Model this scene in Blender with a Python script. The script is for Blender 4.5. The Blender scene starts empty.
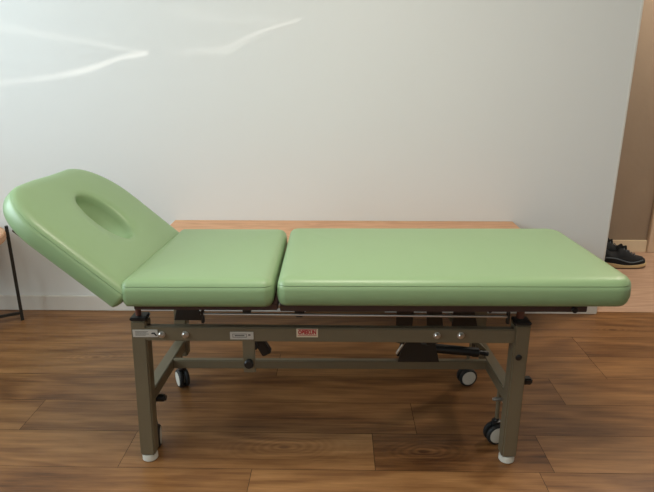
import bpy, bmesh, math, random
from mathutils import Vector, Matrix
random.seed(7)
PI = math.pi
C = bpy.context.scene.collection

# ------------------------------------------------------------------ materials
def lin(c):
    return tuple(((v/12.92) if v <= .04045 else ((v+.055)/1.055)**2.4) for v in c)
def rgb(r, g, b): return lin((r/255, g/255, b/255)) + (1,)

def mat(name, col, rough=.5, metal=0., noise=None, bump=None, coat=0., spec=.5):
    """noise=(scale, amount) varies the colour, bump=(scale, strength, distance)"""
    m = bpy.data.materials.new(name); m.use_nodes = True
    nt = m.node_tree; N = nt.nodes; L = nt.links; b = N['Principled BSDF']
    b.inputs['Base Color'].default_value = col
    b.inputs['Roughness'].default_value = rough; b.inputs['Metallic'].default_value = metal
    b.inputs['Coat Weight'].default_value = coat
    b.inputs['Specular IOR Level'].default_value = spec
    tc = N.new('ShaderNodeTexCoord')
    sc, am = noise or (14, .06)
    n = N.new('ShaderNodeTexNoise'); n.inputs['Scale'].default_value = sc; n.inputs['Detail'].default_value = 5
    L.new(tc.outputs['Object'], n.inputs['Vector'])
    mx = N.new('ShaderNodeMix'); mx.data_type = 'RGBA'
    mx.inputs['A'].default_value = tuple(v*(1-am) for v in col[:3])+(1,)
    mx.inputs['B'].default_value = tuple(min(1, v*(1+am)) for v in col[:3])+(1,)
    L.new(n.outputs['Fac'], mx.inputs['Factor']); L.new(mx.outputs['Result'], b.inputs['Base Color'])
    if bump:
        n2 = N.new('ShaderNodeTexNoise'); n2.inputs['Scale'].default_value = bump[0]; n2.inputs['Detail'].default_value = 3
        L.new(tc.outputs['Object'], n2.inputs['Vector'])
        bp = N.new('ShaderNodeBump'); bp.inputs['Strength'].default_value = bump[1]; bp.inputs['Distance'].default_value = bump[2]
        L.new(n2.outputs['Fac'], bp.inputs['Height']); L.new(bp.outputs['Normal'], b.inputs['Normal'])
    return m

def wood(name, cols, rough=.4, stretch=(1.3, 11, 11), rings=9., attr=False, bump=.12, spec=.5, knots=()):
    m = bpy.data.materials.new(name); m.use_nodes = True
    nt = m.node_tree; N = nt.nodes; L = nt.links; b = N['Principled BSDF']
    b.inputs['Roughness'].default_value = rough; b.inputs['Specular IOR Level'].default_value = spec
    tc = N.new('ShaderNodeTexCoord')
    src = tc.outputs['Object']
    if attr:
        a = N.new('ShaderNodeAttribute'); a.attribute_name = 'shift'
        ad = N.new('ShaderNodeVectorMath'); ad.operation = 'ADD'
        L.new(src, ad.inputs[0]); L.new(a.outputs['Vector'], ad.inputs[1]); src = ad.outputs['Vector']
    mp = N.new('ShaderNodeMapping'); mp.inputs['Scale'].default_value = stretch
    L.new(src, mp.inputs['Vector'])
    n1 = N.new('ShaderNodeTexNoise'); n1.inputs['Scale'].default_value = .75; n1.inputs['Detail'].default_value = 1.5; n1.inputs['Distortion'].default_value = .5
    L.new(mp.outputs['Vector'], n1.inputs['Vector'])
    mu = N.new('ShaderNodeMath'); mu.operation = 'MULTIPLY'; mu.inputs[1].default_value = rings*6.283
    L.new(n1.outputs['Fac'], mu.inputs[0])
    sn = N.new('ShaderNodeMath'); sn.operation = 'SINE'; L.new(mu.outputs[0], sn.inputs[0])
    n2 = N.new('ShaderNodeTexNoise'); n2.inputs['Scale'].default_value = 3.2; n2.inputs['Detail'].default_value = 8; n2.inputs['Roughness'].default_value = .65
    mp2 = N.new('ShaderNodeMapping'); mp2.inputs['Scale'].default_value = (stretch[0]*1.1, stretch[1]*3.2, stretch[2]*3.2)
    L.new(src, mp2.inputs['Vector']); L.new(mp2.outputs['Vector'], n2.inputs['Vector'])
    # broad cloudy figure
    n3 = N.new('ShaderNodeTexNoise'); n3.inputs['Scale'].default_value = 1.6; n3.inputs['Detail'].default_value = 3
    mp3 = N.new('ShaderNodeMapping'); mp3.inputs['Scale'].default_value = (stretch[0]*1.0, stretch[1]*.9, stretch[2]*.9)
    L.new(src, mp3.inputs['Vector']); L.new(mp3.outputs['Vector'], n3.inputs['Vector'])
    m1 = N.new('ShaderNodeMath'); m1.operation = 'MULTIPLY_ADD'; m1.inputs[1].default_value = .065
    L.new(sn.outputs[0], m1.inputs[0])
    m2 = N.new('ShaderNodeMath'); m2.operation = 'MULTIPLY_ADD'; m2.inputs[1].default_value = .62; m2.inputs[2].default_value = .045
    L.new(n2.outputs['Fac'], m2.inputs[0]); L.new(m2.outputs[0], m1.inputs[2])
    m3 = N.new('ShaderNodeMath'); m3.operation = 'MULTIPLY_ADD'; m3.inputs[1].default_value = .26
    L.new(n3.outputs['Fac'], m3.inputs[0]); L.new(m1.outputs[0], m3.inputs[2])
    last = m3.outputs[0]
    if attr:
        a2 = N.new('ShaderNodeAttribute'); a2.attribute_name = 'tone'
        m4 = N.new('ShaderNodeMath'); m4.operation = 'ADD'; L.new(a2.outputs['Fac'], m4.inputs[0]); L.new(last, m4.inputs[1]); last = m4.outputs[0]
    for kx, ky, kr in knots:
        sb = N.new('ShaderNodeVectorMath'); sb.operation = 'SUBTRACT'; sb.inputs[1].default_value = (kx, ky, 0); L.new(tc.outputs['Object'], sb.inputs[0])
        sc_ = N.new('ShaderNodeVectorMath'); sc_.operation = 'MULTIPLY'; sc_.inputs[1].default_value = (1, 2.3, 0); L.new(sb.outputs[0], sc_.inputs[0])
        wn = N.new('ShaderNodeTexNoise'); wn.inputs['Scale'].default_value = 5; L.new(sb.outputs[0], wn.inputs['Vector'])
        ln = N.new('ShaderNodeVectorMath'); ln.operation = 'LENGTH'; L.new(sc_.outputs[0], ln.inputs[0])
        def mt(op, a, b=None):
            n_ = N.new('ShaderNodeMath'); n_.operation = op
            for i_, v_ in enumerate((a, b)):
                if v_ is None: continue
                if isinstance(v_, (int, float)): n_.inputs[i_].default_value = v_
                else: L.new(v_, n_.inputs[i_])
            return n_.outputs[0]
        d = mt('ADD', ln.outputs['Value'], mt('MULTIPLY', wn.outputs['Fac'], .16))
        def bell(w_): q_ = mt('DIVIDE', ln.outputs['Value'], w_); return mt('POWER', 2.718, mt('MULTIPLY', mt('MULTIPLY', q_, q_), -1))
        ringv = mt('MULTIPLY', mt('MULTIPLY', mt('SINE', mt('MULTIPLY', d, 190)), bell(kr)), .055)
        core_ = mt('MULTIPLY', bell(.018), -.16)
        last = mt('ADD', last, mt('ADD', ringv, core_))
    r = N.new('ShaderNodeValToRGB'); e = r.color_ramp.elements
    e[0].position = .22; e[0].color = cols[0]; e[1].position = .86; e[1].color = cols[-1]
    for i, c in enumerate(cols[1:-1]):
        x = e.new(.22+.64*(i+1)/(len(cols)-1)); x.color = c
    L.new(last, r.inputs['Fac']); L.new(r.outputs['Color'], b.inputs['Base Color'])
    bp = N.new('ShaderNodeBump'); bp.inputs['Strength'].default_value = bump; bp.inputs['Distance'].default_value = .002
    L.new(n2.outputs['Fac'], bp.inputs['Height']); L.new(bp.outputs['Normal'], b.inputs['Normal'])
    return m

M = dict(
    vinyl = mat('green_vinyl', rgb(134, 161, 118), .42, 0, (6, .03), (260, .10, .001), coat=.05, spec=.5),
    frame = mat('grey_powder_coat', rgb(116, 107, 86), .42, .25, (30, .04), (400, .06, .0005)),
    steel = mat('bright_steel', rgb(196, 194, 188), .28, .9, (20, .05)),
    dark = mat('black_plastic', rgb(22, 21, 21), .42, 0, (20, .1), (120, .1, .0006)),
    darkmetal = mat('dark_steel', rgb(52, 48, 43), .5, .5, (20, .1)),
    board = mat('dark_plywood', rgb(66, 44, 36), .6, 0, (25, .2), (60, .2, .001)),
    peg = mat('red_primer', rgb(96, 52, 36), .6, 0, (25, .12)),
    rubber = mat('black_rubber', rgb(20, 20, 20), .6, 0, (30, .1)),
    hub = mat('white_plastic', rgb(205, 203, 192), .45, 0, (20, .03)),
    label = mat('silver_label', rgb(196, 192, 182), .45, .1, (60, .05)),
    cream = mat('cream_label', rgb(214, 200, 172), .5, 0, (60, .03)),
    ink = mat('grey_ink', rgb(104, 98, 90), .6),
    red = mat('red_ink', rgb(176, 30, 42), .5),
    wall = mat('white_wall_paint', rgb(213, 214, 211), .62, 0, (2.5, .012), (180, .12, .0006)),
    base = mat('white_baseboard', rgb(206, 202, 194), .45, 0, (4, .02)),
    ceil = mat('ceiling_paint', rgb(225, 222, 214), .8),
    taupe = mat('taupe_plaster', rgb(152, 134, 114), .75, 0, (5, .10), (30, .25, .003)),
    casing = mat('pale_casing', rgb(206, 182, 156), .5, 0, (6, .04)),
    skirting = mat('cream_skirting', rgb(226, 208, 178), .5, 0, (6, .03)),
    joint = mat('dark_joint', rgb(52, 36, 24), .8),
    shoe = mat('black_knit', rgb(20, 24, 28), .8, 0, (90, .3), (300, .4, .001)),
    shoegrey = mat('grey_overlay', rgb(74, 84, 92), .55, 0, (90, .1)),
    midsole = mat('tan_midsole', rgb(198, 172, 128), .6, 0, (40, .08)),
    outsole = mat('dark_red_outsole', rgb(60, 26, 24), .7, 0, (40, .1)),
    glass = None,
    floor = wood('oak_laminate', [rgb(68, 40, 19), rgb(114, 77, 44), rgb(144, 103, 63), rgb(176, 134, 88)], .36, spec=.32, stretch=(1.2, 6, 6), rings=6, attr=True, knots=((-.185, 1.695, .17), (-1.11, 2.33, .13), (.30, 1.68, .12), (1.39, 2.66, .09))),
    oak = wood('oiled_oak', [rgb(170, 118, 82), rgb(208, 158, 118), rgb(224, 180, 142)], .45, stretch=(2, 18, 18)),
    hallfloor = wood('pale_laminate', [rgb(150, 118, 96), rgb(186, 154, 130), rgb(204, 174, 150)], .45, stretch=(1.5, 12, 12)),
)
g = bpy.data.materials.new('window_glass'); g.use_nodes = True
b_ = g.node_tree.nodes['Principled BSDF']; b_.inputs['Transmission Weight'].default_value = 1; b_.inputs['Roughness'].default_value = 0; b_.inputs['IOR'].default_value = 1.0
M['glass'] = g

# ------------------------------------------------------------------ mesh helpers
def obj(name, bm, m, parent=None, smooth=None, label=None, kind=None):
    me = bpy.data.meshes.new(name)
    bmesh.ops.recalc_face_normals(bm, faces=bm.faces[:])
    bm.to_mesh(me); bm.free()
    mm = m if isinstance(m, (list, tuple)) else [m]
    for x in mm: me.materials.append(x)
    if smooth is not None:
        me.polygons.foreach_set('use_smooth', [True]*len(me.polygons))
        me.set_sharp_from_angle(angle=math.radians(smooth))
    o = bpy.data.objects.new(name, me); C.objects.link(o)
    if parent: o.parent = parent
    if label: o['label'] = label
    if kind: o['kind'] = kind
    return o
def thing(name, label, cat, loc=(0, 0, 0), rz=0, group=None):
    o = bpy.data.objects.new(name, None); C.objects.link(o); o.empty_display_size = .05
    o.location = loc; o.rotation_euler = (0, 0, rz); o['label'] = label; o['category'] = cat
    if group: o['group'] = group
    return o
def struct(name, bm, m, smooth=None, parent=None):
    o = obj(name, bm, m, parent, smooth)
    if not parent: o['kind'] = 'structure'
    return o
def box(bm, c0, c1, bev=0., M4=None, mi=0):
    x0, y0, z0 = [min(a, b) for a, b in zip(c0, c1)]; x1, y1, z1 = [max(a, b) for a, b in zip(c0, c1)]
    t = bmesh.new()
    bmesh.ops.create_cube(t, size=1)
    for v in t.verts: v.co = Vector(((x0+x1)/2+v.co.x*(x1-x0), (y0+y1)/2+v.co.y*(y1-y0), (z0+z1)/2+v.co.z*(z1-z0)))
    if bev: bmesh.ops.bevel(t, geom=t.edges[:], offset=bev, segments=2, affect='EDGES', clamp_overlap=True)
    if M4: bmesh.ops.transform(t, matrix=M4, verts=t.verts)
    merge(bm, t, mi); return bm
def merge(bm, t, mi=0):
    vs = [bm.verts.new(v.co) for v in t.verts]; t.verts.index_update()
    for f in t.faces:
        try:
            nf = bm.faces.new([vs[v.index] for v in f.verts]); nf.material_index = mi
        except ValueError: pass
    t.free()
def bar(bm, a, b, w, h, bev=.003, up=(0, 0, 1), mi=0):
    """box section bar from a to b"""
    a = Vector(a); b = Vector(b); d = b-a; L = d.length; z = d.normalized()
    u = Vector(up); x = u.cross(z)
    if x.length < 1e-4: x = Vector((1, 0, 0)).cross(z)
    x.normalize(); y = z.cross(x)
    m = Matrix((x, y, z)).transposed().to_4x4(); m.translation = a
    return box(bm, (-w/2, -h/2, 0), (w/2, h/2, L), bev, m, mi)
def lathe(bm, prof, n=28, M4=None, mi=0):
    """prof = [(r,z)...] about Z"""
    t = bmesh.new(); rings = []
    for r, z in prof:
        if r < 1e-5: rings.append([t.verts.new((0, 0, z))])
        else: rings.append([t.verts.new((r*math.cos(2*PI*k/n), r*math.sin(2*PI*k/n), z)) for k in range(n)])
    for A, B in zip(rings, rings[1:]):
        for k in range(n):
            k2 = (k+1) % n
            if len(A) == 1 and len(B) == 1: continue
            if len(A) == 1: t.faces.new((A[0], B[k], B[k2]))
            elif len(B) == 1: t.faces.new((A[k], B[0], A[k2]))
            else: t.faces.new((A[k], B[k], B[k2], A[k2]))
    if M4: bmesh.ops.transform(t, matrix=M4, verts=t.verts)
    merge(bm, t, mi); return bm
def frame_to(a, b):
    a = Vector(a); b = Vector(b); z = (b-a).normalized()
    m = z.to_track_quat('Z', 'Y').to_matrix().to_4x4(); m.translation = a
    return m, (b-a).length
def rod(bm, a, b, r, n=16, mi=0, ch=.15):
    m, L = frame_to(a, b); c = min(r*ch, L*.2)
    return lathe(bm, [(0, 0), (r-c, 0), (r, c), (r, L-c), (r-c, L), (0, L)], n, m, mi)
def tube(bm, pts, r, n=10):
    pts = [Vector(p) for p in pts]; t = bmesh.new(); rings = []; prev = None
    for i, p in enumerate(pts):
        d = (pts[min(i+1, len(pts)-1)]-pts[max(i-1, 0)]).normalized()
        x = prev - d*prev.dot(d) if prev else d.orthogonal()
        x.normalize(); prev = x; y = d.cross(x)
        rings.append([t.verts.new(p+(x*math.cos(2*PI*k/n)+y*math.sin(2*PI*k/n))*r) for k in range(n)])
    for A, B in zip(rings, rings[1:]):
        for k in range(n): t.faces.new((A[k], A[(k+1) % n], B[(k+1) % n], B[k]))
    t.faces.new(rings[0]); t.faces.new(rings[-1][::-1]); merge(bm, t); return bm
def plate(bm, pts, y0, y1, bev=.0015, mi=0):
    """polygon in XZ extruded along Y"""
    t = bmesh.new()
    A = [t.verts.new((x, y0, z)) for x, z in pts]; B = [t.verts.new((x, y1, z)) for x, z in pts]
    t.faces.new(A); t.faces.new(B[::-1])
    for k in range(len(pts)):
        k2 = (k+1) % len(pts); t.faces.new((A[k], B[k], B[k2], A[k2]))
    bmesh.ops.recalc_face_normals(t, faces=t.faces[:])
    if bev: bmesh.ops.bevel(t, geom=t.edges[:], offset=bev, segments=1, affect='EDGES', clamp_overlap=True)
    merge(bm, t, mi); return bm

# ------------------------------------------------------------------ room shell
XL, XR, YB, YW, YH, ZC = -2.75, 3.30, -2.60, 2.865, 3.957, 2.60
WX = 1.393                                   # free end of the white wall
ROW, Y0 = .1986, 1.581                       # plank width and one seam
joints = {-1: [-.281, .664], 0: [-.729, .127, .714], 1: [-1.166, .289], 2: [.90], 3: [-.263, 1.150], 4: [1.152], 5: [-2.2], 6: [-2.4]}
bm = bmesh.new(); sh = []; tn = []
k0 = int(math.floor((YB-Y0)/ROW)); k1 = int(math.ceil((YW-Y0)/ROW))
tones = {(1, 0): -.02, (1, 1): -.05, (1, 2): -.03, (0, 1): .03, (0, 2): -.10, (0, 3): .03, (-1, 0): -.06, (-1, 1): .05, (-1, 2): .0, (2, 0): -.04, (3, 0): .02, (3, 1): .0, (3, 2): .06, (4, 0): .0, (4, 1): -.02, (5, 0): -.02, (0, 0): .03, (2, 1): .02}
for k in range(k0, k1+1):
    ya, yb = max(YB, Y0+k*ROW), min(YW+.02, Y0+(k+1)*ROW)
    if yb-ya < .01: continue
    js = list(joints.get(k, []))
    if js:
        x = min(js[0]-1.29, -1.95)
        while x > XL+.2: js.insert(0, x); x -= 1.29
        x = max(js[-1]+1.29, 2.0)
        while x < XR-.2: js.append(x); x += 1.29
    else:
        x = XL+random.uniform(.2, 1.2)
        while x < XR-.2: js.append(x); x += 1.29
    xs = [XL]+js+[XR]
    vis0 = 0
    for i, (xa, xb) in enumerate(zip(xs, xs[1:])):
        gp = .0009
        f = bm.faces.new([bm.verts.new(p) for p in ((xa+gp, ya+gp, 0), (xb-gp, ya+gp, 0), (xb-gp, yb-gp, 0), (xa+gp, yb-gp, 0))])
        sh.append((random.uniform(0, 40), random.uniform(0, 40), random.uniform(0, 9)))
        t = random.uniform(-.07, .07)
        base = joints.get(k)
        if base:
            idx = sum(1 for j in base if j < (xa+xb)/2)
            t = tones.get((k, idx), t)
        tn.append(t)
f = bm.faces.new([bm.verts.new(p) for p in ((XL, YB, -.0015), (XR, YB, -.0015), (XR, YW+.02, -.0015), (XL, YW+.02, -.0015))]); f.material_index = 1
sh.append((0, 0, 0)); tn.append(0)
box(bm, (XL, YB, -.12), (XR, YW+.02, -.002), 0, None, 1)
for _ in range(6): sh.append((0, 0, 0)); tn.append(0)
fl = struct('floor', bm, [M['floor'], M['joint']])
a = fl.data.attributes.new('shift', 'FLOAT_VECTOR', 'FACE'); a.data.foreach_set('vector', [c for v in sh for c in v])
a = fl.data.attributes.new('tone', 'FLOAT', 'FACE'); a.data.foreach_set('value', tn)
struct('floor_hall', box(bmesh.new(), (WX-1.6, YW+.02, -.12), (XR, YH, .0)), M['hallfloor'])
struct('ceiling', box(bmesh.new(), (XL-.1, YB-.1, ZC), (XR+.1, YH+.1, ZC+.12)), M['ceil'])
bm = box(bmesh.new(), (XL-.1, YW, 0), (WX, YW+.12, ZC), .003)
struct('wall_back', bm, M['wall'])
struct('baseboard_back', box(bmesh.new(), (XL, YW-.014, 0), (WX-.002, YW, .084), .003), M['base'])
struct('trim_1', box(bmesh.new(), (WX-.006, YW-.003, .0), (WX+.003, YW+.004, ZC), .0015), M['base'])   # corner bead on the wall's free end
struct('wall_hall', box(bmesh.new(), (WX-1.7, YH, 0), (XR+.1, YH+.1, ZC)), M['taupe'])
struct('baseboard_hall', box(bmesh.new(), (WX-1.6, YH-.015, 0), (2.205, YH, .088), .003), M['skirting'])
bm = box(bmesh.new(), (2.205, YH-.03, 0), (2.30, YH, 2.12), .004); box(bm, (2.30, YH-.018, .005), (3.12, YH, 2.04), .002)
box(bm, (3.12, YH-.03, 0), (3.21, YH, 2.12), .004); box(bm, (2.205, YH-.03, 2.04), (3.21, YH, 2.12), .004)
struct('door_1', bm, M['casing'])
struct('wall_hall_left', box(bmesh.new(), (WX-1.7, YW+.12, 0), (WX-1.6, YH, ZC)), M['taupe'])
struct('wall_right', box(bmesh.new(), (XR, YB, 0), (XR+.1, YH, ZC)), M['wall'])

def wall_window(axis, pos, a0, a1, w0, w1, z0, z1, name, n):
    """wall along y (axis x) or along x (axis y) with a window opening w0..w1, z0..z1"""
    def bx(bm, p0, p1, q0, q1, zz0, zz1, bev=0):
        if axis == 'x': box(bm, (p0, q0, zz0), (p1, q1, zz1), bev)
        else: box(bm, (q0, p0, zz0), (q1, p1, zz1), bev)
    p0, p1 = pos-.12, pos
    bm = bmesh.new()
    bx(bm, p0, p1, a0, w0, 0, ZC); bx(bm, p0, p1, w1, a1, 0, ZC)
    bx(bm, p0, p1, w0, w1, 0, z0); bx(bm, p0, p1, w0, w1, z1, ZC)
    struct(name, bm, M['wall'])
    fr = bmesh.new(); t = .05; c0, c1 = pos-.09, pos-.03
    bx(fr, c0, c1, w0, w1, z0, z0+t, .004); bx(fr, c0, c1, w0, w1, z1-t, z1, .004)
    bx(fr, c0, c1, w0, w0+t, z0+t, z1-t, .004); bx(fr, c0, c1, w1-t, w1, z0+t, z1-t, .004)
    mid = (w0+w1)/2; bx(fr, c0, c1, mid-.025, mid+.025, z0+t, z1-t, .004)
    w = struct('window_%d' % n, fr, M['base'])
wall_window('x', XL, YB, YW, -.25, 2.15, 1.15, 2.35, 'wall_left', 1)
wall_window('y', YB, XL-.12, XR+.1, -1.6, 1.0, .9, 2.3, 'wall_front', 2)  # unseen wall; its window is added for the fill light

# ------------------------------------------------------------------ treatment table (local frame: x along the table, y towards the wall)
TX, TY = -.027, 1.85
T = thing('treatment_table', 'green padded treatment couch with raised face-hole headrest on a grey steel frame', 'treatment table', (TX, TY, 0), math.radians(.6))
def tp(name, bm, m, parent=None, smooth=None, label=None): return obj(name, bm, m, parent or T, smooth, label)

# upholstery -----------------------------------------------------------------
def rrect(x0, x1, y0, y1, radii, n=10, step=.02):
    """rounded rectangle, radii for corners (x1y1),(x0y1),(x0y0),(x1y0), dense"""
    cs = [((x1, y1), radii[0], 0), ((x0, y1), radii[1], 90), ((x0, y0), radii[2], 180), ((x1, y0), radii[3], 270)]
    raw = []
    for (cx, cy), r, a0 in cs:
        sx = 1 if cx == x1 else -1; sy = 1 if cy == y1 else -1
        ox, oy = cx-sx*r, cy-sy*r
        for k in range(n+1):
            a = math.radians(a0+90*k/n); raw.append((ox+r*math.cos(a), oy+r*math.sin(a)))
    out = []
    for p, q in zip(raw, raw[1:]+raw[:1]):
        d = math.dist(p, q); m = max(1, int(d/step))
        for k in range(m): out.append((p[0]+(q[0]-p[0])*k/m, p[1]+(q[1]-p[1])*k/m))
    return out
def inset(pts, d):
    n = len(pts); res = []
    for i in range(n):
        a = Vector(pts[i-1]); b = Vector(pts[(i+1) % n]); t = (b-a).normalized()
        res.append((pts[i][0]-t.y*d, pts[i][1]+t.x*d))
    return res
def cushion(pts, th, core, crown=.006, hole=None, seam=.76):
    """pts CCW outline; core(p)->target on medial line; hole -> list of same length"""
    bm = bmesh.new()
    rings = []
    def ring(ps, z): rings.append([bm.verts.new((x, y, z(x, y) if callable(z) else z)) for x, y in ps])
    zs = seam*th
    if hole:
        hc = hole
    prof = [(.016, 0), (.006, .003), (.001, .012), (-.003, zs*.45), (-.002, zs*.8), (-.0005, zs-.002), (.0012, zs), (.0002, zs+.002), (.003, zs+.008), (.010, th-.0045), (.021, th-.0005)]
    ring([((p[0]+(core(p)[0]-p[0])*.5), (p[1]+(core(p)[1]-p[1])*.5)) for p in pts] if not hole else [(p[0]+(h[0]-p[0])*.5, p[1]+(h[1]-p[1])*.5) for p, h in zip(pts, hole)], 0)
    for d, z in prof: ring(inset(pts, d), z)
    base = inset(pts, .021)
    if hole:
        for t in (.08, .2, .35, .5, .65, .78):
            ring([(b[0]+(h[0]-b[0])*t, b[1]+(h[1]-b[1])*t) for b, h in zip(base, hole)], th+crown*math.sin(PI*min(1, t*.9+.1))*.9)
        hn = []
        cxh = sum(h[0] for h in hole)/len(hole); cyh = sum(h[1] for h in hole)/len(hole)
        def hs(s): return [(cxh+(h[0]-cxh)*s, cyh+(h[1]-cyh)*s) for h in hole]
        for s, z in ((1.08, th+.0015), (1.03, th-.002), (.985, th-.008), (.95, th-.022), (.86, th-.045), (.66, .014), (.62, .004), (.7, 0)):
            ring(hs(s), z)
    else:
        for t in (.06, .15, .3, .5, .75, 1.0):
            cz = th+crown*(1-(1-t)**2)
            if t < 1: ring([(b[0]+(core(b)[0]-b[0])*t, b[1]+(core(b)[1]-b[1])*t) for b in base], cz)
            else: ring([(b[0]+(core(b)[0]-b[0])*.97, b[1]+(core(b)[1]-b[1])*.97) for b in base], cz)
    n = len(pts)
    for A, B in zip(rings, rings[1:]):
        for k in range(n):
            k2 = (k+1) % n
            bm.faces.new((A[k], A[k2], B[k2], B[k]))
    if hole:
        A, B = rings[-1], rings[0]
        for k in range(n):
            k2 = (k+1) % n; bm.faces.new((A[k], A[k2], B[k2], B[k]))
    else:
        bm.faces.new(rings[0][::-1]); bm.faces.new(rings[-1])
    return bm
def seg_core(xa, xb, y):
    return lambda p: (min(max(p[0], xa), xb), y)
YF, YR = -.332, .236          # front and rear edges of the pads (local)
ZP, TH = .602, .084
def lx(x): return x-TX
# leg pad
x0, x1 = lx(-.177), lx(.849)
bm = cushion(rrect(x0, x1, YF, YR, (.055, .035, .028, .055)), TH, seg_core(x0+.25, x1-.25, (YF+YR)/2))
bmesh.ops.translate(bm, verts=bm.verts, vec=(0, 0, ZP+.007))
for v in bm.verts:
    t = min(1, max(0, (v.co.y-YF)/(YR-YF))); k = min(1, max(0, (v.co.x-(x1-.35))/.35)); v.co.x -= .022*t*k
tp('leg_cushion', bm, M['vinyl'], smooth=50)
# seat pad
x0, x1 = lx(-.628), lx(-.190)
bm = cushion(rrect(x0, x1, YF, YR, (.038, .02, .02, .030)), TH, seg_core((x0+x1)/2-.01, (x0+x1)/2+.01, (YF+YR)/2))
bmesh.ops.translate(bm, verts=bm.verts, vec=(0, 0, ZP+.003))
for v in bm.verts:
    t = min(1, max(0, (v.co.y-YF)/(YR-YF))); k = min(1, max(0, ((x0+.3)-v.co.x)/.3)); v.co.x += .036*t*k
tp('seat_cushion', bm, M['vinyl'], smooth=50)
# head pad with face hole, built in the tilted plane: u along the pad from the hinge, v = y
HL = .448
def head_outline():
    pts = []
    def arc(cx, cy, rx, ry, a0, a1, n):
        for k in range(n+1):
            a = math.radians(a0+(a1-a0)*k/n); pts.append((cx+rx*math.cos(a), cy+ry*math.sin(a)))
    arc(.014, YF+.012, .014, .012, 180, 270, 4)
    arc(HL-.165, YF+.125, .165, .125, 270, 360, 16)
    pts.append((HL+.002, YF+.20)); pts.append((HL-.001, (YF+YR)/2)); pts.append((HL-.001, YR-.23))
    arc(HL-.20, YR-.175, .20, .175, 0, 90, 16)
    arc(.014, YR-.012, .014, .012, 90, 180, 4)
    out = []
    for p, q in zip(pts, pts[1:]+pts[:1]):
        d = math.dist(p, q); m = max(1, int(d/.02))
        if d < 1e-6: continue
        for k in range(m): out.append((p[0]+(q[0]-p[0])*k/m, p[1]+(q[1]-p[1])*k/m))
    return out
ho = head_outline()
HC = (.232, -.045)
hole = []
for p in ho:
    a = math.atan2(p[1]-HC[1], p[0]-HC[0])
    rx, ry = .106, .072
    r = 1/math.sqrt((math.cos(a)/rx)**2+(math.sin(a)/ry)**2)
    hole.append((HC[0]+r*math.cos(a), HC[1]+r*math.sin(a)))
bm = cushion(ho, .074, None, .004, hole)
A = math.radians(41.5)
# local (u, v, h) -> table local
U = Vector((-math.cos(A), 0, math.sin(A))); Nn = Vector((math.sin(A), 0, math.cos(A)))
O = Vector((lx(-.604), 0, .652)) - Nn*.074
m4 = Matrix(((U.x, 0, Nn.x, O.x), (U.y, 1, Nn.y, O.y), (U.z, 0, Nn.z, O.z), (0, 0, 0, 1)))
bmesh.ops.transform(bm, matrix=m4, verts=bm.verts)
for v in bm.verts: v.co.x += .036*min(1, max(0, (v.co.y-YF)/(YR-YF)))
tp('head_cushion', bm, M['vinyl'], smooth=50)
def hu(u, v, h): return m4 @ Vector((u, v, h))
# boards under the pads
def plank(bm, a0, a1, y0, y1, z0, z1): return box(bm, (a0, y0, z0), (a1, y1, z1), .002)
tp('leg_board', plank(bmesh.new(), lx(-.173), lx(.728), -.30, .20, .582, ZP+.0075), M['board'])
tp('seat_board', plank(bmesh.new(), lx(-.604), lx(-.180), -.30, .20, .585, ZP+.0035), M['board'])
for s in (YF+.035, YR-.035-.07):
    tp('head_board', box(bmesh.new(), (.03, s, -.0125), (.36, s+.07, .0005), .002, m4), M['board'])

# frame ----------------------------------------------------------------------
PL, PR = lx(-.6285), lx(.5705)
PY, RY = -.212, .235
S = .049
def post(x, y, z0, z1, name='post'):
    return tp(name, box(bmesh.new(), (x-S/2, y-S/2, z0), (x+S/2, y+S/2, z1), .005), M['frame'], smooth=40)
LEAN = .032
def lean(o, x0):
    """the left pair of legs stands slightly splayed"""
    if x0 < 0:
        for v in o.data.vertices: v.co.x += (v.co.z-.26)*LEAN
for x in (PL, PR):
    zt = .520 if x < 0 else .509
    p = post(x, PY, .026, zt)
    lean(p, x); nch = []
    obj('foot_pad', lathe(bmesh.new(), [(0, 0), (.022, 0), (.0255, .004), (.0255, .018), (.024, .0255), (0, .0258)], 28, Matrix.Translation((x-(.0078 if x < 0 else 0), PY, 0))), M['hub'], p, 40, 'round white plastic foot')
    cx_ = x+(.0082 if x < 0 else 0)
    obj('post_cap', box(bmesh.new(), (cx_-S/2-.0015, PY-S/2-.0015, zt-.001), (cx_+S/2+.0005, PY+S/2+.0005, zt+.010), .003), M['dark'], p, 40, 'black plastic cap')
    p = post(x+.004*(1 if x < 0 else -1), RY+.01, .150, .518)
    lean(p, x)
    obj('post_cap', box(bmesh.new(), (cx_-S/2-.001, RY+.01-S/2-.002, .517), (cx_+S/2+.001, RY+.01+S/2+.002, .530), .004), M['dark'], p, 40, 'black plastic cap')
# front rail with its labels and bolts
fr = tp('front_rail', bar(bmesh.new(), (PL+S/2-.001, PY-S/2+.014, .4800), (PR-S/2+.001, PY-S/2+.014, .4745), .026, .048, .003), M['frame'], smooth=40)
rr = tp('rear_rail', box(bmesh.new(), (PL+S/2-.001, RY-S/2+.016, .457), (PR-S/2+.001, RY+S/2-.001, .514), .004), M['frame'], smooth=40)
fr.location.z = -.004
YFACE = PY-S/2
for bx_ in (-.551, -.477, .306, .380):
    b = bmesh.new(); m, L = frame_to((lx(bx_), YFACE+.002, .478), (lx(bx_), YFACE-.011, .478))
    lathe(b, [(.0115, 0), (.0115, .003), (.0088, .0035), (.0088, .007), (.006, .010), (0, .0105)], 20, m)
    obj('bolt', b, M['steel'], fr, 35, 'bright domed steel bolt')
def sticker(x0, x1, z0, z1, m, parent, y=None):
    y = YFACE if y is None else y
    return obj('label_plate', box(bmesh.new(), (lx(x0), y-.0012, z0), (lx(x1), y+.0014, z1), .0003), m, parent)
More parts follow.
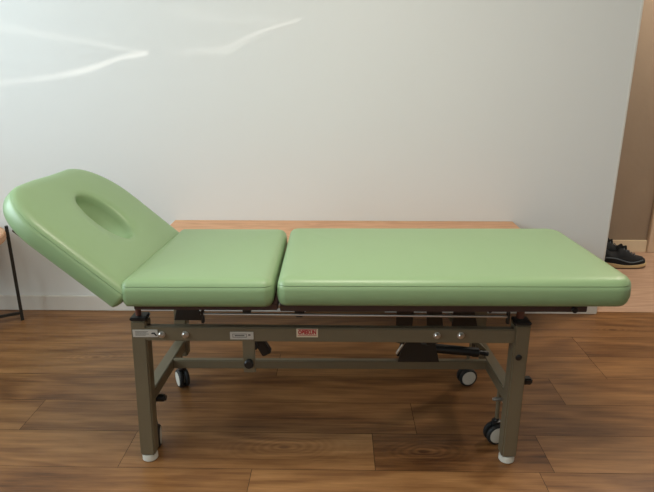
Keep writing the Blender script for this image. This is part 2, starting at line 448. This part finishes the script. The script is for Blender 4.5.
def strokes(rects, m, parent, y, name='print'):
    b = bmesh.new()
    for x0, x1, z0, z1 in rects: box(b, (lx(x0), y-.0018, z0), (lx(x1), y-.0011, z1))
    return obj(name, b, m, parent)
s1 = sticker(-.640, -.562, .470, .495, M['label'], fr)
strokes([(-.632, -.592, .488, .4895), (-.632, -.597, .484, .4855), (-.632, -.590, .480, .4815), (-.632, -.600, .476, .4775)], M['ink'], s1, YFACE)
b = bmesh.new(); plate(b, [(lx(-.580), .4855), (lx(-.572), .486), (lx(-.564), .475), (lx(-.568), .474), (lx(-.574), .481), (lx(-.583), .481)], YFACE-.0019, YFACE-.0011, 0)
obj('print', b, M['dark'], s1)
s2 = sticker(-.337, -.264, .463, .488, M['label'], fr)
strokes([(-.329, -.285, .481, .4825), (-.329, -.285, .470, .4715), (-.329, -.3275, .470, .4825), (-.2865, -.285, .470, .4825), (-.322, -.292, .4745, .478), (-.280, -.273, .476, .481)], M['ink'], s2, YFACE)
s3 = sticker(-.130, -.063, .471, .500, M['cream'], fr)
strokes([(-.126, -.067, .4965, .4985), (-.126, -.067, .4775, .4790)], M['red'], s3, YFACE)
cu = bpy.data.curves.new('lettering', 'FONT'); cu.body = 'OPIEKUN'; cu.size = .0195; cu.align_x = 'CENTER'; cu.align_y = 'CENTER'; cu.extrude = .0003; cu.offset = .0009; cu.resolution_u = 3
to = bpy.data.objects.new('lettering_source', cu); C.objects.link(to)
bpy.context.view_layer.update()
me = bpy.data.meshes.new_from_object(to); bpy.data.objects.remove(to)
xs = [v.co.x for v in me.vertices]; sx = .056/(max(xs)-min(xs))
me.transform(Matrix.Translation((lx(-.0965), YFACE-.0016, .4875)) @ Matrix.Rotation(PI/2, 4, 'X') @ Matrix.Diagonal((sx, .95, 1, 1)))
me.materials.clear(); me.materials.append(M['red'])
lo = bpy.data.objects.new('lettering', me); C.objects.link(lo); lo.parent = s3

# bracket tab with a black knob below the front rail
tb = tp('bracket_tab', box(bmesh.new(), (lx(-.300), YFACE+.002, .341), (lx(-.262), YFACE+.010, .470), .0015), M['frame'])
b = bmesh.new(); m, L = frame_to((lx(-.281), YFACE+.004, .378), (lx(-.281), YFACE-.02, .378))
lathe(b, [(.012, 0), (.012, .010), (.015, .012), (.0155, .018), (.012, .023), (0, .024)], 24, m)
obj('knob', b, M['dark'], tb, 35, 'round black knob')
# side rails of the base, cross beam
for x, s in ((PL, 1), (PR, -1)):
    tp('side_bar', bar(bmesh.new(), (x, PY+S/2-.001, .232), (x, RY-S/2+.001, .205), .042, .042), M['frame'], smooth=40)
tp('cross_beam', box(bmesh.new(), (PL+.018, .036, .201), (PR-.018, .060, .235), .003), M['frame'], smooth=40)
# screws and rods beside the front posts
for x, s in ((PL, 1), (PR, -1)):
    b = bmesh.new(); q = .013 if s > 0 else .007; rod(b, (x+s*.008, PY+.06, .196), (x+s*.040, PY+.06, .196), q, 18); rod(b, (x+s*.040, PY+.06, .196), (x+s*.046, PY+.06, .196), q*.7, 18)
    box(b, (x-.012, PY+.045, .18), (x+.012, PY+.075, .214), .002)
    tp('adjusting_knob', b, M['dark'] if s > 0 else M['steel'], smooth=35)
b = bmesh.new(); rod(b, (PR+.02, PY+.0, .304), (PR+.034, PY+.0, .304), .008); box(b, (PR+.0245, PY-.014, .293), (PR+.054, PY+.014, .315), .005)
tp('side_knob', b, M['dark'], smooth=35)
b = bmesh.new(); m, L = frame_to((lx(.566), YFACE+.002, .399), (lx(.566), YFACE-.004, .399)); lathe(b, [(.010, 0), (.010, .004), (.007, .006), (0, .006)], 20, m)
tp('hole_plug', b, M['dark'], smooth=35)
# upper carriage: long rod, pegs, tubes and struts
tp('front_rod', rod(bmesh.new(), (lx(-.425), PY-.018, .542), (lx(.528), PY-.018, .536), .0042, 12), M['steel'], smooth=40)
for xx in (-.420, .523):
    tp('rod_bracket', box(bmesh.new(), (lx(xx)-.004, PY-.024, .512), (lx(xx)+.004, PY-.008, .553), .001), M['darkmetal'])
for xx in (-.625, .566):
    tp('support_peg', rod(bmesh.new(), (lx(xx), PY+.0, .524), (lx(xx), PY+.0, .588 if xx > 0 else .592), .009 if xx < 0 else .012), M['peg'], smooth=40)
b = bmesh.new()
for yy in (-.17, .19): box(b, (lx(-.53), yy-.0125, .560), (lx(.56), yy+.0125, .587), .002)
for xx in (-.53, -.17, .56): box(b, (lx(xx)-.0125, -.17, .560), (lx(xx)+.0125, .19, .587), .002)
tp('upper_frame', b, M['darkmetal'])
b = bmesh.new(); rod(b, (lx(.690), -.309, .591), (lx(.690), -.298, .591), .009)
tp('board_knob', b, M['dark'], smooth=35)
# lifting arms
def arm(a, b_, w=.04, h=.016, m='darkmetal'): return tp('lifting_arm', bar(bmesh.new(), a, b_, w, h, .002, up=(0, 1, 0)), M[m])
arm((lx(-.50), .14, .565), (lx(-.545), .14, .44), .016, .035)
b = bmesh.new(); plate(b, [(lx(-.522), .565), (lx(-.480), .565), (lx(-.478), .51), (lx(-.455), .47), (lx(-.455), .455), (lx(-.552), .455)], -.09, -.082)
tp('gusset_plate', b, M['darkmetal'])
arm((lx(-.37), -.085, .425), (lx(-.275), -.085, .352), .012, .028)
arm((lx(-.335), .10, .565), (lx(-.335), .10, .40), .03, .03)
# right-hand lift linkage
b = bmesh.new()
plate(b, [(lx(.205), .562), (lx(.27), .562), (lx(.262), .40), (lx(.235), .33), (lx(.205), .34)], -.02, -.012)
plate(b, [(lx(.30), .562), (lx(.345), .562), (lx(.37), .36), (lx(.31), .34)], -.05, -.042)
plate(b, [(lx(.40), .562), (lx(.445), .562), (lx(.49), .38), (lx(.39), .36)], -.05, -.042)
tp('gusset_plate', b, M['darkmetal'])
tp('lifting_arm', bar(bmesh.new(), (lx(.44), -.02, .56), (lx(.53), -.02, .46), .012, .022, .002, up=(0, 1, 0)), M['darkmetal'])
tp('lifting_arm', bar(bmesh.new(), (lx(.40), .02, .42), (lx(.555), .12, .245), .016, .034, .002, up=(0, 1, 0)), M['frame'])
b = bmesh.new()
plate(b, [(lx(.222), .245), (lx(.246), .345), (lx(.268), .352), (lx(.31), .31), (lx(.355), .312), (lx(.372), .240), (lx(.222), .240)], .02, .028)
plate(b, [(lx(.222), .245), (lx(.246), .345), (lx(.268), .352), (lx(.31), .31), (lx(.355), .312), (lx(.372), .240), (lx(.222), .240)], .062, .070)
tp('pivot_bracket', b, M['darkmetal'])
b = bmesh.new(); rod(b, (lx(.30), .045, .290), (lx(.52), .045, .268), .017); rod(b, (lx(.52), .045, .268), (lx(.555), .045, .262), .009)
tp('gas_spring', b, M['dark'], smooth=40)
tp('tie_rod', rod(bmesh.new(), (lx(.213), .0, .285), (lx(.262), .0, .372), .0045), M['steel'], smooth=40)
# left link box behind the tab
R4 = Matrix.Translation((lx(-.262), -.04, .335)) @ Matrix.Rotation(math.radians(-28), 4, 'Y')
tp('link_box', box(bmesh.new(), (-.017, -.015, -.032), (.017, .015, .032), .003, R4), M['dark'])
# actuator under the pads
tp('actuator_tube', box(bmesh.new(), (lx(-.118), -.02, .452), (lx(.17), .025, .498), .006), M['frame'], smooth=40)
tp('actuator_motor', box(bmesh.new(), (lx(-.150), -.035, .44), (lx(-.116), .04, .515), .006), M['dark'], smooth=40)
tp('actuator_tube', rod(bmesh.new(), (lx(-.225), .0, .478), (lx(-.149), .0, .478), .016), M['steel'], smooth=40)
b = bmesh.new(); rod(b, (lx(-.40), -.05, .503), (lx(-.30), -.05, .508), .010); rod(b, (lx(-.405), -.062, .497), (lx(-.405), -.035, .497), .009)
tp('gas_spring', b, M['steel'], smooth=40)

# casters ----------------------------------------------------------------------
def caster(x, y, ang, top, slim=False):
    R = .039; Z = Matrix.Translation((x, y, 0)) @ Matrix.Rotation(ang, 4, 'Z')
    b = bmesh.new()
    # hood over the wheels and the stem; wheel axis = local x
    box(b, (-.0035, -.012, R-.004), (.0035, .014, R+.047), .001, Z)
    m, L = frame_to((0, 0, 0), (0, 0, 1)); lathe(b, [(0, R+.042), (.016, R+.042), (.016, R+.050), (.010, R+.052), (.008, R+.056), (.008, R+.060), (0, R+.060)], 20, Z)
    rod(b, Z @ Vector((-.018, 0, R)), Z @ Vector((.018, 0, R)), .006)
    c = tp('caster', b, M['dark'], smooth=40, label='twin wheel caster with black tyres and white hubs')
    st = bmesh.new(); lathe(st, [(0, R+.059), (.007, R+.059), (.007, top), (0, top)], 16, Z); obj('stem', st, M['frame'], c, 40)
    for s in (-1, 1):
        Wm = Z @ Matrix.Translation((s*.0125, 0, R)) @ Matrix.Rotation(s*PI/2, 4, 'Y')
        b = bmesh.new()
        lathe(b, [(.024, -.0085), (.033, -.0085), (R-.001, -.005), (R, 0), (R-.001, .005), (.034, .0085), (.0302, .009), (.0302, .006), (.024, .006), (.024, -.0085)], 32, Wm)
        obj('tyre', b, M['rubber'], c, 40)
        b = bmesh.new()
        lathe(b, [(0, -.008), (.0238, -.008), (.0300, .006), (.0298, .0088), (.018, .0105), (0, .011)], 32, Wm)
        obj('hub_cap', b, M['hub'], c, 40, 'round white hub cap')
caster(lx(-.640), 1.706-TY, math.radians(12), .214)
caster(lx(.557), 1.735-TY, math.radians(103), .214)
caster(lx(-.640), RY+.013, math.radians(32), .151)
caster(lx(.543), RY+.036, math.radians(103), .151)

# ------------------------------------------------------------------ wooden wall bench behind the table
W = thing('wall_bench', 'long oak board bench fixed along the white wall behind the green couch', 'bench', (.025, YW, 0))
bm = box(bmesh.new(), (-.873, -.50, .470), (.873, -.0005, .511), .003)
obj('bench_top', bm, M['oak'], W)
for x in (-.6, 0, .6):
    b = bmesh.new(); plate(b, [(0, 0), (0, 0)], 0, 0) if False else None
    box(b, (x-.015, -.42, .462), (x+.015, -.0005, .470), .001); box(b, (x-.015, -.006, .33), (x+.015, -.0005, .462), .001)
    obj('bracket', b, M['darkmetal'], W)

# ------------------------------------------------------------------ side table at the left edge
R0 = .262; cx, cy = -1.886, 2.592
Tb = thing('side_table', 'small round side table with wooden top and black metal legs at left edge', 'table', (cx, cy, 0))
bm = lathe(bmesh.new(), [(0, .445), (R0-.020, .445), (R0-.008, .450), (R0-.004, .462), (R0-.004, .484), (R0-.010, .490), (0, .490)], 64)
obj('table_top', bm, M['oak'], Tb, 35)
for k in range(4):
    a = math.radians(31+90*k); px, py = R0*math.cos(a), R0*math.sin(a)
    rr_ = Matrix.Translation((px, py, 0)) @ Matrix.Rotation(a, 4, 'Z')
    obj('leg', box(bmesh.new(), (-.006, -.011, 0), (.010, .011, .512), .0015, rr_), M['darkmetal'], Tb)
b = bmesh.new()
for k in range(2):
    a = math.radians(31+90*k); v = Vector((math.cos(a), math.sin(a), 0))*(R0-.006)
    bar(b, -v+Vector((0, 0, .04)), v+Vector((0, 0, .04)), .014, .014, .001)
obj('stretcher', b, M['darkmetal'], Tb)

# ------------------------------------------------------------------ sneakers in the hallway
def sneaker(loc, rz, label):
    L_ = .295
    o = thing('sneaker', label, 'shoe', loc, rz, 'black sneakers in the hallway')
    # sole outline half widths along x (0 heel .. L toe)
    def hw(t): return (.034+.012*math.sin(PI*min(1, t*1.15)))*min(1, (1-(2*max(0, .5-t)*1)**6))*math.sqrt(max(0, 1-max(0, (t-.72)/.28)**2.4))*(1 if t > .08 else math.sqrt(max(.001, 1-((.08-t)/.08)**2))) + .0005
    def slab(z0f, z1f, grow):
        b = bmesh.new(); n = 36; rows = []
        for i in range(n+1):
            t = i/n; x = -L_/2+L_*t; w = hw(t)+grow
            z0, z1 = z0f(t), z1f(t)
            rows.append([b.verts.new((x, -w, z0)), b.verts.new((x, -w-.003, (z0+z1)/2)), b.verts.new((x, -w, z1)), b.verts.new((x, w, z1)), b.verts.new((x, w+.003, (z0+z1)/2)), b.verts.new((x, w, z0))])
        for A_, B_ in zip(rows, rows[1:]):
            for k in range(6): b.faces.new((A_[k], A_[(k+1) % 6], B_[(k+1) % 6], B_[k]))
        b.faces.new(rows[0]); b.faces.new(rows[-1][::-1]); return b
    toe = lambda t: .014*max(0, (t-.75)/.25)**2
    obj('outsole', slab(lambda t: toe(t), lambda t: .008+toe(t), .0), M['outsole'], o, 40)
    obj('midsole', slab(lambda t: .0075+toe(t), lambda t: .034-.010*t+toe(t)*.8+.004*math.sin(t*9), .004), M['midsole'], o, 40)
    # upper: cross sections
    b = bmesh.new(); n = 34; m = 20; rows = []
    prof = [(0, .135), (.04, .142), (.10, .118), (.2, .102), (.30, .104), (.38, .128), (.46, .130), (.56, .114), (.68, .094), (.8, .082), (.9, .076), (.96, .066), (1, .044)]
    def ht(t):
        for (a0, h0), (a1, h1) in zip(prof, prof[1:]):
            if a0 <= t <= a1: s = (t-a0)/(a1-a0); s = s*s*(3-2*s); return h0+(h1-h0)*s
        return .03
    for i in range(n+1):
        t = i/n; x = -L_/2+.004+(L_-.010)*t; w = hw(t)*.98; z0 = .030-.010*t+toe(t)*.8; h = ht(t)
        rows.append([])
        for k in range(m+1):
            a = PI*k/m; e = .55
            cx_, sx_ = math.cos(a), math.sin(a)
            rows[-1].append(b.verts.new((x, math.copysign(abs(cx_)**.8, cx_)*w*(1-.28*sx_**2*(1 if t < .6 else .4)), z0+(h-z0)*abs(sx_)**e)))
    for A_, B_ in zip(rows, rows[1:]):
        for k in range(m): b.faces.new((A_[k], A_[k+1], B_[k+1], B_[k]))
        b.faces.new((A_[0], B_[0], B_[m], A_[m]))
    b.faces.new(rows[0]); b.faces.new(rows[-1][::-1])
    up = obj('upper', b, M['shoe'], o, 60)
    # heel tab and tongue
    b = bmesh.new(); bar(b, (-L_/2+.004, 0, .12), (-L_/2-.006, 0, .168), .018, .006, .002, up=(0, 1, 0)); obj('heel_tab', b, M['shoe'], o)
    b = bmesh.new(); bar(b, (-.02, 0, .115), (-.045, 0, .150), .045, .010, .004, up=(0, 1, 0)); bar(b, (-.02, 0, .122), (.012, 0, .130), .04, .010, .003, up=(0, 1, 0)); obj('tongue', b, M['shoe'], o)
    b = bmesh.new()
    for i in range(5):
        x = -.012+i*.018; z = ht((x+L_/2)/L_)+.002; w = .019
        tube(b, [(x, -w, z-.009), (x+.003, -w*.5, z), (x+.006, w*.5, z), (x+.009, w, z-.009)], .0025, 6)
    obj('laces', b, M['shoegrey'], o, 60)
    # grey swoosh-less side overlays: a band along each side
    b = bmesh.new()
    for s in (-1, 1):
        pts = []
        for i in range(12):
            t = .08+.80*i/11; x = -L_/2+L_*t; w = hw(t)*(1.0)+.0005
            pts.append((x, s*w*.985, .060-.006*t+.020*math.sin(t*7.5)*.6))
        tube(b, pts, .0045, 6)
    obj('side_overlay', b, M['shoegrey'], o, 60)
    return o
sneaker((1.890, 3.628, 0), math.radians(-4), 'black low sneaker with tan midsole, nearer one beside the white wall end')
sneaker((1.865, 3.775, 0), math.radians(3), 'black sneaker standing behind the nearer sneaker, against the hallway skirting')

# ------------------------------------------------------------------ light
def area(name, loc, rot, sx, sy, power, col):
    l = bpy.data.lights.new(name, 'AREA'); l.shape = 'RECTANGLE'; l.size = sx; l.size_y = sy; l.energy = power; l.color = col
    o = bpy.data.objects.new(name, l); C.objects.link(o); o.location = loc; o.rotation_euler = rot; return o
# daylight through the left window, and an added unseen fill behind the camera
area('daylight_left', (XL-.10, .95, 1.75), (0, math.radians(-90), 0), 1.18, 2.35, 90, (.79, .93, 1.0))
area('fill_front', (-.3, YB-.10, 1.60), (math.radians(90), 0, 0), 2.5, 1.35, 10, (.90, .97, .96))
# hallway lamp
area('hall_lamp', (2.3, 3.35, ZC-.03), (0, 0, 0), .3, .3, 31, (1, .88, .74))
# ceiling lamp of the room
area('ceiling_lamp', (.15, 1.10, ZC-.03), (0, 0, 0), .7, .7, 36, (1, .91, .78))

# added spot whose drawn streak pattern stands in for reflected sun glints on the wall
sp = bpy.data.lights.new('streak_spot', 'SPOT'); sp.energy = 420; sp.spot_size = math.radians(34); sp.spot_blend = .3; sp.shadow_soft_size = .004; sp.color = (1, .93, .85)
so = bpy.data.objects.new('streak_spot', sp); C.objects.link(so)
SPX, SPY, SPZ = -.9, YB+.1, 1.40
so.location = (SPX, SPY, SPZ); so.rotation_euler = (math.radians(90), 0, 0)
sp.use_nodes = True; nt = sp.node_tree; N = nt.nodes; L = nt.links
em = [n for n in N if n.type == 'EMISSION'][0]
geo = N.new('ShaderNodeTexCoord'); sep = N.new('ShaderNodeSeparateXYZ'); L.new(geo.outputs['Normal'], sep.inputs[0])
def mth(op, a, b=None, clamp=False):
    n = N.new('ShaderNodeMath'); n.operation = op; n.use_clamp = clamp
    for i, v in enumerate((a, b)):
        if v is None: continue
        if isinstance(v, (int, float)): n.inputs[i].default_value = v
        else: L.new(v, n.inputs[i])
    return n.outputs[0]
D = YW-SPY
az = mth('ABSOLUTE', sep.outputs['Z'])
u = mth('MULTIPLY', mth('DIVIDE', sep.outputs['X'], az), D)       # metres on the wall right of the axis
v = mth('MULTIPLY', mth('DIVIDE', sep.outputs['Y'], az), D)       # metres above the axis
def streak(pts, amp, w):
    """pts: (wall x, wall z, brightness, width factor)"""
    xs = [p[0]-SPX for p in pts]; a, b_ = xs[0], xs[-1]
    t = mth('DIVIDE', mth('SUBTRACT', u, a), b_-a)
    def fc(vals, lo, hi):
        n = N.new('ShaderNodeFloatCurve'); c = n.mapping.curves[0]
        tt = [(x-a)/(b_-a) for x in xs]; vv = [(q-lo)/(hi-lo) for q in vals]
        c.points[0].location = (tt[0], vv[0]); c.points[1].location = (tt[-1], vv[-1])
        for p_, q_ in zip(tt[1:-1], vv[1:-1]): c.points.new(p_, q_)
        n.mapping.update(); L.new(t, n.inputs['Value'])
        return mth('ADD', mth('MULTIPLY', n.outputs[0], hi-lo), lo)
    cz = fc([p[1]-SPZ for p in pts], -.5, .5); am = fc([p[2] for p in pts], 0, 1); wf = fc([p[3] for p in pts], 0, 4)
    d = mth('DIVIDE', mth('SUBTRACT', v, cz), mth('MULTIPLY', wf, w))
    g_ = mth('POWER', 2.718, mth('MULTIPLY', mth('MULTIPLY', d, d), -1))
    inside = mth('MULTIPLY', mth('GREATER_THAN', t, 0), mth('LESS_THAN', t, 1))
    return mth('MULTIPLY', mth('MULTIPLY', mth('MULTIPLY', g_, am), inside), amp)
ss = [streak([(-1.72, 1.19, .30, 2.0), (-1.40, 1.225, .5, 1.6), (-1.20, 1.262, .9, 1.6), (-1.05, 1.31, .85, 1.2), (-.95, 1.327, 1, 1.2), (-.905, 1.334, 0, .8)], 1.0, .009),
      streak([(-1.72, 1.47, .3, 3.0), (-1.45, 1.425, .30, 2.2), (-1.20, 1.385, .32, 1.6), (-1.02, 1.352, .45, 1.0), (-.905, 1.334, 0, .8)], .8, .009),
      streak([(-.85, 1.32, 0, 2.0), (-.68, 1.345, .30, 1.8), (-.55, 1.352, .5, 1.6), (-.42, 1.41, .7, 1.0), (-.28, 1.455, .8, .8), (-.178, 1.482, .3, .6)], .75, .009),
      streak([(-.58, 1.325, 0, .8), (-.50, 1.348, .6, .8), (-.42, 1.395, .3, .8), (-.34, 1.43, 0, .8)], .6, .010),
      streak([(-.85, 1.53, .0, 3.0), (-.68, 1.505, .25, 2.2), (-.50, 1.482, .25, 2.0), (-.30, 1.478, .3, 1.5), (-.178, 1.482, .0, .8)], .5, .011)]
tot = ss[0]
for s_ in ss[1:]: tot = mth('ADD', tot, s_)
L.new(tot, em.inputs['Strength'])

w = bpy.data.worlds.new('sky'); bpy.context.scene.world = w; w.use_nodes = True
bg = w.node_tree.nodes['Background']; bg.inputs[0].default_value = rgb(196, 214, 232); bg.inputs[1].default_value = .6

# ------------------------------------------------------------------ camera
cam = bpy.data.cameras.new('camera'); co = bpy.data.objects.new('camera', cam); C.objects.link(co)
th, ro, ya = [math.radians(a) for a in (17.3914, .05615, -1.14878)]
F = Vector((math.sin(ya)*math.cos(th), math.cos(ya)*math.cos(th), -math.sin(th)))
Rr = Vector((math.cos(ya), -math.sin(ya), 0)); Uu = Rr.cross(F)
R2 = Rr*math.cos(ro)-Uu*math.sin(ro); U2 = Uu*math.cos(ro)+Rr*math.sin(ro)
mm = Matrix((R2, U2, -F)).transposed().to_4x4(); mm.translation = (0, 0, 1.27)
co.matrix_world = mm
cam.sensor_fit = 'HORIZONTAL'; cam.sensor_width = 36; cam.lens = 571.99/654*36; cam.clip_start = .05; cam.clip_end = 60
sc = bpy.context.scene; sc.camera = co
sc.view_settings.view_transform = 'Standard'; sc.view_settings.look = 'None'; sc.view_settings.gamma = 1; sc.view_settings.use_curve_mapping = False
sc.view_settings.exposure = 0.0
